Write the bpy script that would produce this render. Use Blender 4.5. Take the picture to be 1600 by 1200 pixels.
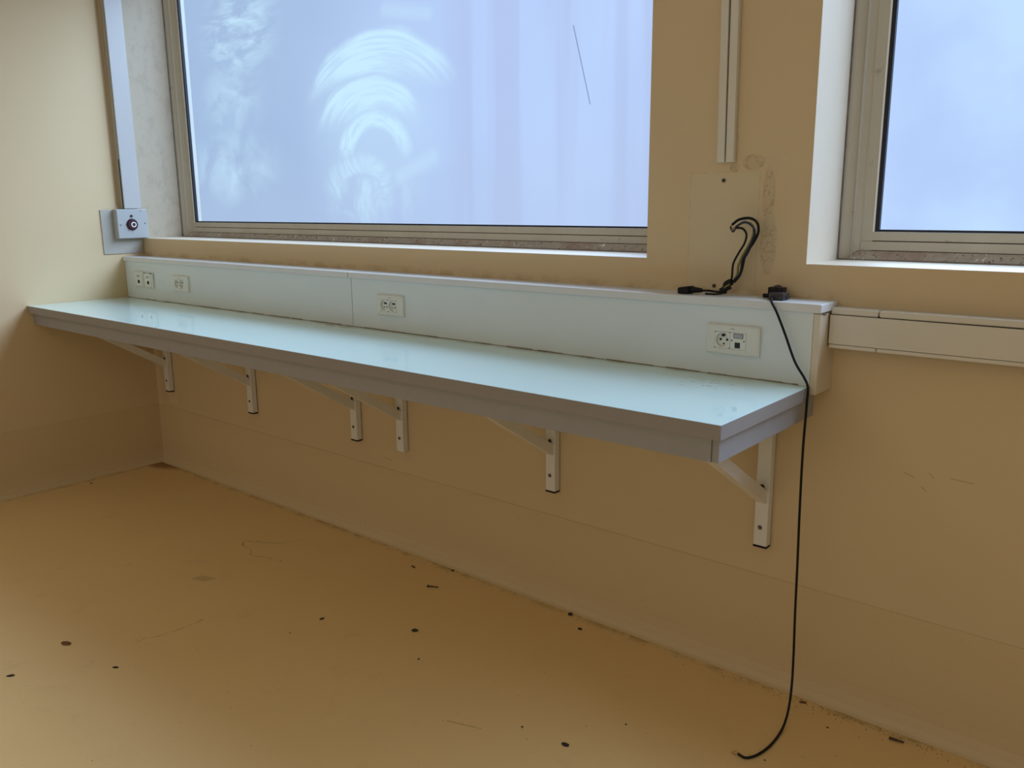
import bpy, bmesh, math, random
from mathutils import Vector, Matrix
random.seed(7)
for o in list(bpy.data.objects): bpy.data.objects.remove(o)
S = bpy.context.scene
COL = S.collection

# ---------------------------------------------------------------- camera
cam_d = bpy.data.cameras.new('camera'); cam = bpy.data.objects.new('camera', cam_d); COL.objects.link(cam)
YAW, PITCH, ROLL, FPX = map(float, (40.10187, -12.05001, -0.47409, 1318.4805))
yw, pt, rl = map(math.radians, (YAW, PITCH, ROLL))
fwd = Vector((-math.sin(yw)*math.cos(pt), math.cos(yw)*math.cos(pt), math.sin(pt)))
rt = fwd.cross(Vector((0, 0, 1))).normalized(); up = rt.cross(fwd)
r2 = rt*math.cos(rl) + up*math.sin(rl); u2 = -rt*math.sin(rl) + up*math.cos(rl)
M = Matrix((r2, u2, -fwd)).transposed().to_4x4(); M.translation = Vector((4.40524, -2.21015, 1.38233))
cam.matrix_world = M
cam_d.sensor_width = 36.0; cam_d.lens = FPX*36.0/1600.0; cam_d.clip_start = 0.02
S.camera = cam

# ---------------------------------------------------------------- light and exposure
L_PANE = 0.69        # daylight through the frosted panes of the wall in view
L_SIDE = 0.08         # fill light added by the right-hand wall, out of frame
L_ROOM = 0.36         # fill light added at the solid wall behind the camera
L_CEIL = 0.13  # extra fill added under the unseen ceiling to lift the floor
L_SKY = 1.13         # area light added outside, above the view, standing in for bright overcast sky
W = bpy.data.worlds.new('world'); S.world = W; W.use_nodes = True
W.node_tree.nodes['Background'].inputs[0].default_value = (0.30, 0.40, 0.60, 1)
W.node_tree.nodes['Background'].inputs[1].default_value = 1.0
S.view_settings.view_transform = 'Standard'; S.view_settings.look = 'None'
S.view_settings.exposure = 0.06; S.view_settings.gamma = 1.0; S.view_settings.use_curve_mapping = False

def area(name, loc, target, sx, sy, col, power):
    d = bpy.data.lights.new(name, 'AREA'); d.shape = 'RECTANGLE'; d.size = sx; d.size_y = sy
    d.color = col; d.energy = power
    o = bpy.data.objects.new(name, d); COL.objects.link(o); o.location = loc
    o.rotation_euler = (Vector(target)-Vector(loc)).to_track_quat('-Z', 'Y').to_euler()
    return o
RX, RY, RZ = 7.6, -5.6, 3.0        # room size
area('sky_stand_in_light', (4.4, 2.9, 4.4), (3.2, -1.0, 0.9), 11.0, 3.0, (0.55, 0.77, 1.13), 1000*L_SKY)
area('side_fill_added', (RX-0.05, -2.6, 1.75), (0, -2.6, 1.75), 3.4, 1.5, (0.80, 0.90, 1.0), 60*L_SIDE)
area('rear_fill_added', (3.6, RY+0.05, 1.9), (3.6, 0, 1.9), 4.5, 1.4, (0.97, 0.98, 1.0), 60*L_ROOM)
area('ceiling_fill_added', (1.4, -3.0, RZ-0.06), (1.4, -3.0, 0), 1.2, 0.6, (1.0, 0.94, 0.92), 40*L_CEIL)

# ---------------------------------------------------------------- material helpers
class NT:
    def __init__(s, name):
        s.m = bpy.data.materials.new(name); s.m.use_nodes = True; s.t = s.m.node_tree
        s.b = s.t.nodes['Principled BSDF']; s._tc = None
    def n(s, typ, **kw):
        x = s.t.nodes.new(typ)
        for k, v in kw.items(): setattr(x, k, v)
        return x
    def link(s, a, b): s.t.links.new(a, b)
    def put(s, sock, v):
        if isinstance(v, bpy.types.NodeSocket): s.link(v, sock)
        else: sock.default_value = v
    def co(s):
        if not s._tc: s._tc = s.n('ShaderNodeTexCoord').outputs['Object']
        return s._tc
    def xyz(s):
        x = s.n('ShaderNodeSeparateXYZ'); s.link(s.co(), x.inputs[0]); return x.outputs[0], x.outputs[1], x.outputs[2]
    def ma(s, op, a, b=0.0, c=0.0, clamp=False):
        x = s.n('ShaderNodeMath', operation=op, use_clamp=clamp)
        s.put(x.inputs[0], a); s.put(x.inputs[1], b); s.put(x.inputs[2], c); return x.outputs[0]
    def mr(s, v, a, b, c=0.0, d=1.0, smooth=True):
        x = s.n('ShaderNodeMapRange', interpolation_type='SMOOTHSTEP' if smooth else 'LINEAR')
        s.put(x.inputs[0], v); x.inputs[1].default_value = a; x.inputs[2].default_value = b
        x.inputs[3].default_value = c; x.inputs[4].default_value = d; return x.outputs[0]
    def noise(s, scale, detail=3.0, rough=0.5, stretch=None, dist=0.0, off=(0, 0, 0)):
        x = s.n('ShaderNodeTexNoise'); x.inputs['Scale'].default_value = scale
        x.inputs['Detail'].default_value = detail; x.inputs['Roughness'].default_value = rough
        x.inputs['Distortion'].default_value = dist
        mp = s.n('ShaderNodeMapping'); s.link(s.co(), mp.inputs[0]); mp.inputs['Location'].default_value = off
        if stretch: mp.inputs['Scale'].default_value = stretch
        s.link(mp.outputs[0], x.inputs['Vector']); return x.outputs[0]
    def mix(s, f, a, b):
        x = s.n('ShaderNodeMix', data_type='RGBA'); s.put(x.inputs[0], f)
        for i, v in ((6, a), (7, b)):
            if isinstance(v, bpy.types.NodeSocket): s.link(v, x.inputs[i])
            else: x.inputs[i].default_value = (*v, 1)
        return x.outputs[2]
    def box(s, u, v, u0, u1, v0, v1, e=0.004):
        a = s.ma('MULTIPLY', s.mr(u, u0-e, u0+e), s.mr(u, u1-e, u1+e, 1, 0))
        b = s.ma('MULTIPLY', s.mr(v, v0-e, v0+e), s.mr(v, v1-e, v1+e, 1, 0))
        return s.ma('MULTIPLY', a, b)
    def ell(s, u, v, cu, cv, ru, rv, a=1.0, b=0.0):
        x = s.ma('DIVIDE', s.ma('SUBTRACT', u, cu), ru); y = s.ma('DIVIDE', s.ma('SUBTRACT', v, cv), rv)
        d = s.ma('SQRT', s.ma('ADD', s.ma('MULTIPLY', x, x), s.ma('MULTIPLY', y, y)))
        return d if a is None else s.mr(d, b, a, 1, 0)
    def seg(s, u, v, p, q, w):
        dx, dy = q[0]-p[0], q[1]-p[1]; l2 = dx*dx+dy*dy
        a = s.ma('SUBTRACT', u, p[0]); b = s.ma('SUBTRACT', v, p[1])
        t = s.ma('DIVIDE', s.ma('ADD', s.ma('MULTIPLY', a, dx), s.ma('MULTIPLY', b, dy)), l2, clamp=True)
        ex = s.ma('SUBTRACT', a, s.ma('MULTIPLY', t, dx)); ey = s.ma('SUBTRACT', b, s.ma('MULTIPLY', t, dy))
        d = s.ma('SQRT', s.ma('ADD', s.ma('MULTIPLY', ex, ex), s.ma('MULTIPLY', ey, ey)))
        return s.mr(d, w*(0.0 if w > 0.02 else 0.4), w, 1, 0)
    def add(s, *a):
        r = a[0]
        for x in a[1:]: r = s.ma('MAXIMUM', r, x)
        return r
    def bump(s, h, strength=0.1, dist=0.01):
        x = s.n('ShaderNodeBump'); x.inputs['Strength'].default_value = strength; x.inputs['Distance'].default_value = dist
        s.put(x.inputs['Height'], h); s.link(x.outputs[0], s.b.inputs['Normal'])
    def fin(s, col, rough=0.5, spec=0.5, metal=0.0):
        if isinstance(col, bpy.types.NodeSocket): s.link(col, s.b.inputs['Base Color'])
        else: s.b.inputs['Base Color'].default_value = (*col, 1)
        s.put(s.b.inputs['Roughness'], rough); s.b.inputs['Specular IOR Level'].default_value = spec
        s.b.inputs['Metallic'].default_value = metal
        return s.m

def plain(name, col, rough=0.5, var=0.06, scale=14, spec=0.5, metal=0.0):
    k = NT(name); n = k.noise(scale, 4)
    return k.fin(k.mix(n, tuple(c*(1-var) for c in col), tuple(min(1, c*(1+var)) for c in col)), rough, spec, metal)

CREAM = (0.69, 0.525, 0.305)
def wall_mat(name, left=False):
    k = NT(name); x, y, z = k.xyz()
    c = k.mix(k.noise(1.6, 5, 0.6), tuple(v*0.97 for v in CREAM), tuple(min(1, v*1.03) for v in CREAM))
    c = k.mix(k.ma('MULTIPLY', k.mr(k.noise(40, 5, 0.6), 0.62, 0.75), 0.12), c, (0.5, 0.36, 0.2))
    if left:
        # mottled damp stains on the return beside the window
        c = k.mix(k.mr(y, 0.0, 0.006), c, (0.50, 0.41, 0.29))
        m = k.ma('MULTIPLY', k.mr(y, -0.01, 0.03), k.mr(k.noise(17, 6, 0.65, stretch=(1, 1, 0.6)), 0.5, 0.62))
        c = k.mix(k.ma('MULTIPLY', m, 0.30), c, (0.34, 0.27, 0.19))
        ring = k.mr(k.ma('ABSOLUTE', k.ma('SUBTRACT', k.noise(9, 3, 0.5, off=(3, 1, 2)), 0.52)), 0.0, 0.02, 1, 0)
        c = k.mix(k.ma('MULTIPLY', k.ma('MULTIPLY', ring, k.mr(y, 0.0, 0.04)), 0.15), c, (0.33, 0.25, 0.16))
        c = k.mix(k.ma('MULTIPLY', k.ma('MULTIPLY', k.mr(y, -0.135, -0.12), k.mr(y, -0.117, -0.105, 1, 0)), k.mr(z, 1.36, 1.4, 0, 0.75)), c, (0.30, 0.17, 0.06))  # painted conduit shadow together with brown dirt, along its left side
        g = k.ma('MULTIPLY', k.mr(y, -0.22, -0.10), k.mr(z, 0.92, 1.12, 1, 0))  # browner towards the ledge, strongest just above the worktop
        g = k.ma('MULTIPLY', g, k.mr(z, 0.915, 0.93))
        c = k.mix(k.ma('MULTIPLY', g, 0.35), c, (0.45, 0.28, 0.08))
    else:
        # paler painted-round patch where a cover used to be, peeled edges to its right
        p = k.box(x, z, 3.214, 3.418, 1.12, 1.462, 0.003)
        c = k.mix(k.ma('MULTIPLY', p, 0.30), c, (0.66, 0.58, 0.40))
        p2 = k.box(x, z, 3.40, 3.47, 1.12, 1.50, 0.003)
        c = k.mix(k.ma('MULTIPLY', p2, 0.18), c, (0.62, 0.50, 0.33))
        fr = k.ma('SUBTRACT', k.box(x, z, 3.2115, 3.4205, 1.12, 1.4645, 0.001), k.box(x, z, 3.2145, 3.4175, 1.11, 1.4615, 0.001))
        c = k.mix(k.ma('MULTIPLY', fr, k.mr(k.noise(30, 2), 0.4, 0.6, 0.05, 0.32)), c, (0.40, 0.27, 0.14))
        nn = k.noise(26, 5, 0.6)
        reg = k.add(k.ell(x, z, 3.398, 1.487, 0.034, 0.022, 1.05, 0.85), k.ell(x, z, 3.446, 1.40, 0.018, 0.075, 1.1, 0.8),
                    k.ell(x, z, 3.452, 1.27, 0.024, 0.085, 1.1, 0.8), k.ell(x, z, 3.345, 1.475, 0.016, 0.014, 1.1, 0.8))
        rim = k.ma('MULTIPLY', reg, k.mr(k.ma('ABSOLUTE', k.ma('SUBTRACT', nn, 0.5)), 0.0, 0.035, 1, 0))
        c = k.mix(k.ma('MULTIPLY', k.ma('ADD', k.ma('MULTIPLY', reg, 0.22), k.ma('MULTIPLY', rim, 0.5), clamp=True), 1.0), c, (0.40, 0.28, 0.16))
        # dirt above the ledge and scuffs
        ed = k.ma('MULTIPLY', k.mr(z, 1.128, 1.165, 1, 0), k.mr(k.noise(11, 5, 0.6, stretch=(1, 1, 2)), 0.42, 0.62))
        ed = k.ma('MULTIPLY', k.ma('MULTIPLY', ed, k.mr(x, 3.62, 3.66, 1, 0)), k.mr(z, 1.09, 1.10))
        c = k.mix(k.ma('MULTIPLY', ed, 0.55), c, (0.42, 0.25, 0.10))
        sc = k.add(k.seg(x, z, (3.846, 0.706), (3.870, 0.698), 0.003), k.seg(x, z, (3.905, 0.715), (3.915, 0.705), 0.003),
                   k.seg(x, z, (3.955, 0.712), (4.003, 0.709), 0.003), k.seg(x, z, (1.85, 0.368), (1.90, 0.362), 0.003),
                   k.seg(x, z, (3.89, 0.677), (3.90, 0.668), 0.003))
        c = k.mix(k.ma('MULTIPLY', sc, 0.4), c, (0.35, 0.23, 0.10))
        pl = k.ma('MULTIPLY', k.ell(x, z, 1.985, 0.402, 0.035, 0.026, 1.1, 0.7), k.mr(k.noise(60, 3), 0.42, 0.58))
        c = k.mix(k.ma('MULTIPLY', pl, 0.6), c, (0.62, 0.5, 0.36))
        c = k.mix(k.ma('MULTIPLY', k.ma('MULTIPLY', k.mr(x, 0.035, 0.05, 1, 0), k.mr(z, 1.1, 1.13, 1, 0)), 0.3), c, (0.86, 0.66, 0.48))
        pb = k.box(x, z, 0.12, 0.205, 0.345, 0.42, 0.004)
        c = k.mix(k.ma('MULTIPLY', pb, 0.3), c, (0.9, 0.68, 0.45))
    k.bump(k.noise(70, 5, 0.6), 0.12, 0.002)
    return k.fin(c, 0.55, 0.35)

def floor_mat():
    k = NT('floor_paint'); x, y, z = k.xyz()
    c = k.mix(k.noise(1.1, 5, 0.6), (0.79, 0.53, 0.225), (0.85, 0.58, 0.255))
    c = k.mix(k.ma('MULTIPLY', k.mr(k.noise(6, 6, 0.65), 0.55, 0.8), 0.25), c, (0.50, 0.33, 0.13))
    # fine grit
    v = k.n('ShaderNodeTexVoronoi'); v.inputs['Scale'].default_value = 20
    k.link(k.co(), v.inputs['Vector'])
    sp = k.mr(v.outputs['Distance'], 0.03, 0.055, 1, 0)
    sp = k.ma('MULTIPLY', sp, k.mr(k.noise(7, 3, off=(5, 2, 0)), 0.46, 0.54))
    c = k.mix(k.ma('MULTIPLY', sp, 0.6), c, (0.16, 0.09, 0.03))
    # dirt gathered along the wall foot
    e = k.ma('MULTIPLY', k.mr(y, -0.075, -0.02), k.mr(k.noise(14, 6, 0.7), 0.42, 0.62))
    e2 = k.ma('MULTIPLY', k.mr(x, 0.075, 0.02), k.mr(k.noise(14, 6, 0.7), 0.42, 0.62))
    c = k.mix(k.ma('MULTIPLY', k.ma('MAXIMUM', e, e2), 0.6), c, (0.24, 0.13, 0.03))
    # dark red residue in the corner
    rd = k.ell(x, y, 0.02, -0.02, 0.24, 0.12, 1.0, 0.55)
    c = k.mix(k.ma('MULTIPLY', rd, 0.8), c, (0.22, 0.045, 0.01))
    # scratches and rings left on the paint
    x0_, y0_ = x, y
    x = k.ma('ADD', x, k.ma('MULTIPLY', k.ma('SUBTRACT', k.noise(8, 3), 0.5), 0.10)); y = k.ma('ADD', y, k.ma('MULTIPLY', k.ma('SUBTRACT', k.noise(8, 3, off=(3, 7, 0)), 0.5), 0.10))
    ln = k.add(k.seg(x, y, (1.853, -1.09), (1.879, -0.977), 0.004), k.seg(x, y, (1.879, -0.977), (1.882, -0.87), 0.005),
               k.seg(x, y, (1.376, -0.383), (1.494, -0.30), 0.006), k.seg(x, y, (1.494, -0.30), (1.56, -0.23), 0.005),
               k.seg(x, y, (1.376, -0.383), (1.46, -0.42), 0.006), k.seg(x, y, (1.46, -0.42), (1.54, -0.46), 0.006),
               k.seg(x, y, (1.54, -0.46), (1.67, -0.398), 0.005), k.seg(x, y, (2.94, -0.76), (3.02, -0.70), 0.004))
    c = k.mix(k.ma('MULTIPLY', k.ma('MULTIPLY', ln, k.mr(k.noise(18, 3), 0.35, 0.6, 0.2, 1)), 0.5), c, (0.25, 0.15, 0.04))
    sm = k.box(x, y, 1.548, 1.615, -0.722, -0.668, 0.010)
    c = k.mix(k.ma('MULTIPLY', sm, 0.35), c, (0.27, 0.17, 0.06))
    k.bump(k.noise(25, 5, 0.6), 0.08, 0.002)
    return k.fin(c, k.mr(k.noise(5, 4), 0.3, 0.7, 0.33, 0.42), 0.5)

def base_mat():
    k = NT('skirting_paint')
    c = k.mix(k.noise(2.0, 5, 0.6), (0.64, 0.48, 0.265), (0.68, 0.515, 0.29))
    c = k.mix(k.ma('MULTIPLY', k.mr(k.noise(45, 5, 0.6), 0.62, 0.75), 0.2), c, (0.42, 0.28, 0.12))
    k.bump(k.noise(60, 5, 0.6), 0.1, 0.002)
    return k.fin(c, 0.5, 0.35)

def white_paint():
    k = NT('reveal_white_paint')
    c = k.mix(k.noise(4, 5, 0.6), (0.69, 0.58, 0.43), (0.74, 0.63, 0.48))
    c = k.mix(k.ma('MULTIPLY', k.mr(k.noise(26, 5, 0.6), 0.60, 0.72), 0.25), c, (0.50, 0.41, 0.30))
    return k.fin(c, 0.5, 0.4)

def mortar_mat():
    k = NT('speckled_mortar')
    c = k.mix(k.noise(30, 6, 0.7), (0.30, 0.25, 0.18), (0.62, 0.54, 0.44))
    c = k.mix(k.mr(k.noise(75, 5, 0.7), 0.57, 0.66), c, (0.12, 0.07, 0.04))
    c = k.mix(k.mr(k.noise(60, 4, 0.6, off=(2, 5, 1)), 0.63, 0.70), c, (0.85, 0.82, 0.76))
    c = k.mix(k.ma('MULTIPLY', k.mr(k.noise(5, 4, off=(0, 0, 4)), 0.5, 0.62), 0.35), c, (0.30, 0.13, 0.08))
    k.bump(k.noise(60, 6, 0.7), 0.6, 0.004)
    return k.fin(c, 0.85, 0.2)

def frame_mat():
    k = NT('window_frame_paint')
    c = k.mix(k.noise(7, 5, 0.6, stretch=(1, 1, 0.15)), (0.48, 0.43, 0.33), (0.62, 0.56, 0.45))
    c = k.mix(k.ma('MULTIPLY', k.mr(k.noise(24, 6, 0.7), 0.60, 0.72), 0.5), c, (0.27, 0.19, 0.12))
    return k.fin(c, 0.5, 0.4)

def pane_mat(kind):
    k = NT('frosted_window_pane_%s' % kind); x, y, z = k.xyz()
    lo = k.noise(1.3, 3, 0.5)
    c = k.mix(lo, (0.39, 0.53, 0.83), (0.50, 0.65, 0.95))
    if kind == 'smeared':
        c = k.mix(k.mr(x, 0.6, 2.4), k.mix(lo, (0.31, 0.44, 0.66), (0.37, 0.51, 0.73)), c)
        c = k.mix(k.ma('MULTIPLY', k.mr(k.noise(0.9, 2, stretch=(9, 1, 0.5)), 0.42, 0.62), k.mr(x, 1.9, 2.15, 0, 0.55)), c, (0.40, 0.49, 0.74))
        c = k.mix(k.mr(z, 1.3, 1.75, 0.35, 0.0), c, (0.42, 0.52, 0.72))
        # cleaning smears: overlapping brush crescents streaked along their own curve
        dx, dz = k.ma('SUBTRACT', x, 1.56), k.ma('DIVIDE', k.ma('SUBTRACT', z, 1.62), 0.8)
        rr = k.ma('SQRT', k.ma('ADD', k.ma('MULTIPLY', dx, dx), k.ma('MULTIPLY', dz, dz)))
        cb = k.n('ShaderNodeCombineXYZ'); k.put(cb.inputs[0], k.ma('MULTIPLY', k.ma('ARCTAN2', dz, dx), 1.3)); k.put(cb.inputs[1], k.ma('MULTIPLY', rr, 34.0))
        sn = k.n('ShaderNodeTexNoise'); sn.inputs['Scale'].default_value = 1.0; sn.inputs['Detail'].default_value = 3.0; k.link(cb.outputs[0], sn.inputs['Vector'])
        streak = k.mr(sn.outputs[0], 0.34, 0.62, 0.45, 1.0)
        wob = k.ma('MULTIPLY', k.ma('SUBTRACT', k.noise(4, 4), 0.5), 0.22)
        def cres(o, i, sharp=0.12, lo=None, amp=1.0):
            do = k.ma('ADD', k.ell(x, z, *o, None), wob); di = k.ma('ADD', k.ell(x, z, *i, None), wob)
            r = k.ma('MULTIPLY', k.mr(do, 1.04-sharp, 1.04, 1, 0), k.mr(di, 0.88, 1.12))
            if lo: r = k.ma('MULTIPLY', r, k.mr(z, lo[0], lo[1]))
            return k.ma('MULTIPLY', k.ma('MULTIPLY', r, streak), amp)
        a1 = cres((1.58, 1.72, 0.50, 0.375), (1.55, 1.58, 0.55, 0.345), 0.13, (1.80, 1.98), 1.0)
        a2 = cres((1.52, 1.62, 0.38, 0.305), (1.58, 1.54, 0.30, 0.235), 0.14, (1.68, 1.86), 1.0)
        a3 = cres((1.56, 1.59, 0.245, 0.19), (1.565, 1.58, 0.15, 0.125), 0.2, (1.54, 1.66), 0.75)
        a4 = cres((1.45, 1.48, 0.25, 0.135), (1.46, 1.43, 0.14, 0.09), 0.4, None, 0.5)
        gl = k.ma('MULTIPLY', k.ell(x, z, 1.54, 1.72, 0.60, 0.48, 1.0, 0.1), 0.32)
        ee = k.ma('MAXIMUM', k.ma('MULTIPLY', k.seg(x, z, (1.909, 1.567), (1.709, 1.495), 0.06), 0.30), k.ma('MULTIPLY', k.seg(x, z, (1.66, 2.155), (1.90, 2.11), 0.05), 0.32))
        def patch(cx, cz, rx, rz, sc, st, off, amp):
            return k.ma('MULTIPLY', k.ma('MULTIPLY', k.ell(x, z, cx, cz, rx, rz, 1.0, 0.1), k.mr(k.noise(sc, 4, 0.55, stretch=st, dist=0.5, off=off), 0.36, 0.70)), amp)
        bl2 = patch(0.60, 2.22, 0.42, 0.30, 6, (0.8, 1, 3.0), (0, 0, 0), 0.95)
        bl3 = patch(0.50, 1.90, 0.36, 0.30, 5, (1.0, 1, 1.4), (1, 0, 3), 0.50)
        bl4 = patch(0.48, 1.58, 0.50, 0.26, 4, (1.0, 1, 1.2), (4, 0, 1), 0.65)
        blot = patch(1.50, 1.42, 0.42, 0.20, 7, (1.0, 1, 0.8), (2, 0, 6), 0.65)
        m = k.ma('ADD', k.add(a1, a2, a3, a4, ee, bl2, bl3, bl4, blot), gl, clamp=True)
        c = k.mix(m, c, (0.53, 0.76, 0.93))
        c = k.mix(k.ma('MULTIPLY', k.seg(x, z, (2.602, 1.973), (2.674, 1.714), 0.0035), 0.6), c, (0.16, 0.20, 0.32))
    else:
        c = k.mix(k.mr(k.noise(2.2, 4, 0.5, off=(3, 0, 1)), 0.35, 0.7), (0.42, 0.57, 0.88), (0.50, 0.69, 0.94))
    # frosted film: glows with scattered daylight and lets part of the light straight through
    sub = k.n('ShaderNodeMix', data_type='RGBA', blend_type='SUBTRACT', clamp_result=True); sub.inputs[0].default_value = 1.0
    k.link(c, sub.inputs[6]); sub.inputs[7].default_value = (0.21, 0.28, 0.42, 1)
    em = k.n('ShaderNodeEmission'); k.link(sub.outputs[2], em.inputs[0]); em.inputs[1].default_value = L_PANE/0.62
    tr = k.n('ShaderNodeBsdfTransparent'); tr.inputs[0].default_value = (0.70, 0.70, 0.70, 1)
    ad = k.n('ShaderNodeAddShader'); k.link(em.outputs[0], ad.inputs[0]); k.link(tr.outputs[0], ad.inputs[1])
    k.link(ad.outputs[0], k.t.nodes['Material Output'].inputs['Surface'])
    return k.m

def clear_mat():
    k = NT('clear_glass_back')
    tr = k.n('ShaderNodeBsdfTransparent'); k.link(tr.outputs[0], k.t.nodes['Material Output'].inputs['Surface'])
    return k.m

def laminate():
    k = NT('pale_green_laminate'); x, y, z = k.xyz(); x = k.ma('ADD', x, 1.8); y = k.ma('ADD', y, -0.35)
    c = k.mix(k.noise(2.2, 4), (0.72, 0.91, 0.84), (0.74, 0.93, 0.87))
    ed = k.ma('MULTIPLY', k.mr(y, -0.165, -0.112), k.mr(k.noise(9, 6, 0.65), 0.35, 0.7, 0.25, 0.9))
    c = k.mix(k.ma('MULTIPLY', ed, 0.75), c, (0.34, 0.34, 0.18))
    st = k.ma('MULTIPLY', k.ell(x, y, 1.76, -0.135, 0.14, 0.035, 1.0, 0.3), k.mr(k.noise(20, 4), 0.35, 0.55))
    c = k.mix(k.ma('MULTIPLY', st, 0.85), c, (0.20, 0.20, 0.12))
    sp = k.ma('MULTIPLY', k.ell(x, y, 3.42, -0.24, 0.15, 0.09, 1.0, 0.3), k.mr(k.noise(60, 5, 0.7), 0.56, 0.64))
    c = k.mix(k.ma('MULTIPLY', sp, 0.5), c, (0.30, 0.36, 0.32))
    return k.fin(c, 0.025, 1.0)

MT = dict(
    wall=wall_mat('wall_cream_paint'), wall_left=wall_mat('wall_cream_paint_stained', True), floor=floor_mat(), base=base_mat(),
    white=white_paint(), mortar=mortar_mat(), frame=frame_mat(), pane1=pane_mat('smeared'), pane2=pane_mat('even'), clear=clear_mat(),
    ceil=plain('ceiling_white', (0.80, 0.78, 0.72), 0.8), lam=laminate(),
    edge=plain('counter_edge_grey', (0.30, 0.27, 0.245), 0.45, 0.05, 30), apron=plain('apron_grey', (0.33, 0.315, 0.305), 0.5, 0.05, 30),
    board=plain('white_melamine', (0.75, 0.79, 0.76), 0.40, 0.04, 4), cap=plain('white_cap', (0.74, 0.73, 0.69), 0.35, 0.05, 9),
    endp=plain('cream_end_panel', (0.72, 0.62, 0.46), 0.45, 0.04, 9),
    pvc=plain('trunking_pvc', (0.72, 0.66, 0.54), 0.35, 0.04, 6), pvcw=plain('conduit_pvc_white', (0.49, 0.47, 0.44), 0.30, 0.03, 5),
    plate=plain('socket_cream_plastic', (0.77, 0.76, 0.66), 0.30, 0.03, 20), plate2=plain('socket_insert_plastic', (0.81, 0.80, 0.70), 0.25, 0.03, 20),
    dark=plain('socket_hole_dark', (0.012, 0.011, 0.010), 0.6, 0.1), gap=plain('gap_brown', (0.10, 0.07, 0.04), 0.8, 0.3, 60),
    black=plain('black_rubber', (0.006, 0.006, 0.006), 0.5, 0.2, 30, spec=0.25), gasket=plain('glazing_gasket_black', (0.004, 0.004, 0.010), 0.6, 0.1),
    bead=plain('glazing_bead_white', (0.86, 0.84, 0.80), 0.3, 0.03), steel=plain('bracket_white_steel', (0.80, 0.76, 0.70), 0.40, 0.05, 12),
    screw=plain('zinc_screw', (0.14, 0.12, 0.11), 0.35, 0.2, 60, metal=0.8), rust=plain('dark_rusty_screw', (0.06, 0.035, 0.02), 0.6, 0.3, 60),
    boxw=plain('box_white_plastic', (0.42, 0.42, 0.40), 0.35, 0.03, 10), backp=plain('backplate_offwhite', (0.44, 0.41, 0.34), 0.4, 0.04, 10),
    red=plain('dark_red_plastic', (0.045, 0.006, 0.010), 0.3, 0.1), greyp=plain('grey_plastic', (0.035, 0.033, 0.032), 0.4, 0.1),
    wgreen=plain('wire_green_yellow', (0.22, 0.20, 0.03), 0.4, 0.3, 90), wblue=plain('wire_dark_blue', (0.015, 0.02, 0.06), 0.4, 0.2),
    copper=plain('wire_copper_end', (0.45, 0.26, 0.12), 0.4, 0.1, metal=0.6), label=plain('label_window', (0.42, 0.45, 0.46), 0.15, 0.25, 160),
    ink=plain('grey_print', (0.20, 0.19, 0.16), 0.6, 0.1), seal=plain('sealant_brown', (0.24, 0.19, 0.10), 0.8, 0.45, 25),
    putty=plain('dirty_putty', (0.20, 0.165, 0.13), 0.9, 0.5, 30),
    crumb=plain('dark_crumb', (0.035, 0.02, 0.012), 0.8, 0.4, 90), crumbb=plain('brown_crumb', (0.16, 0.07, 0.02), 0.8, 0.4, 90),
)

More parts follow.
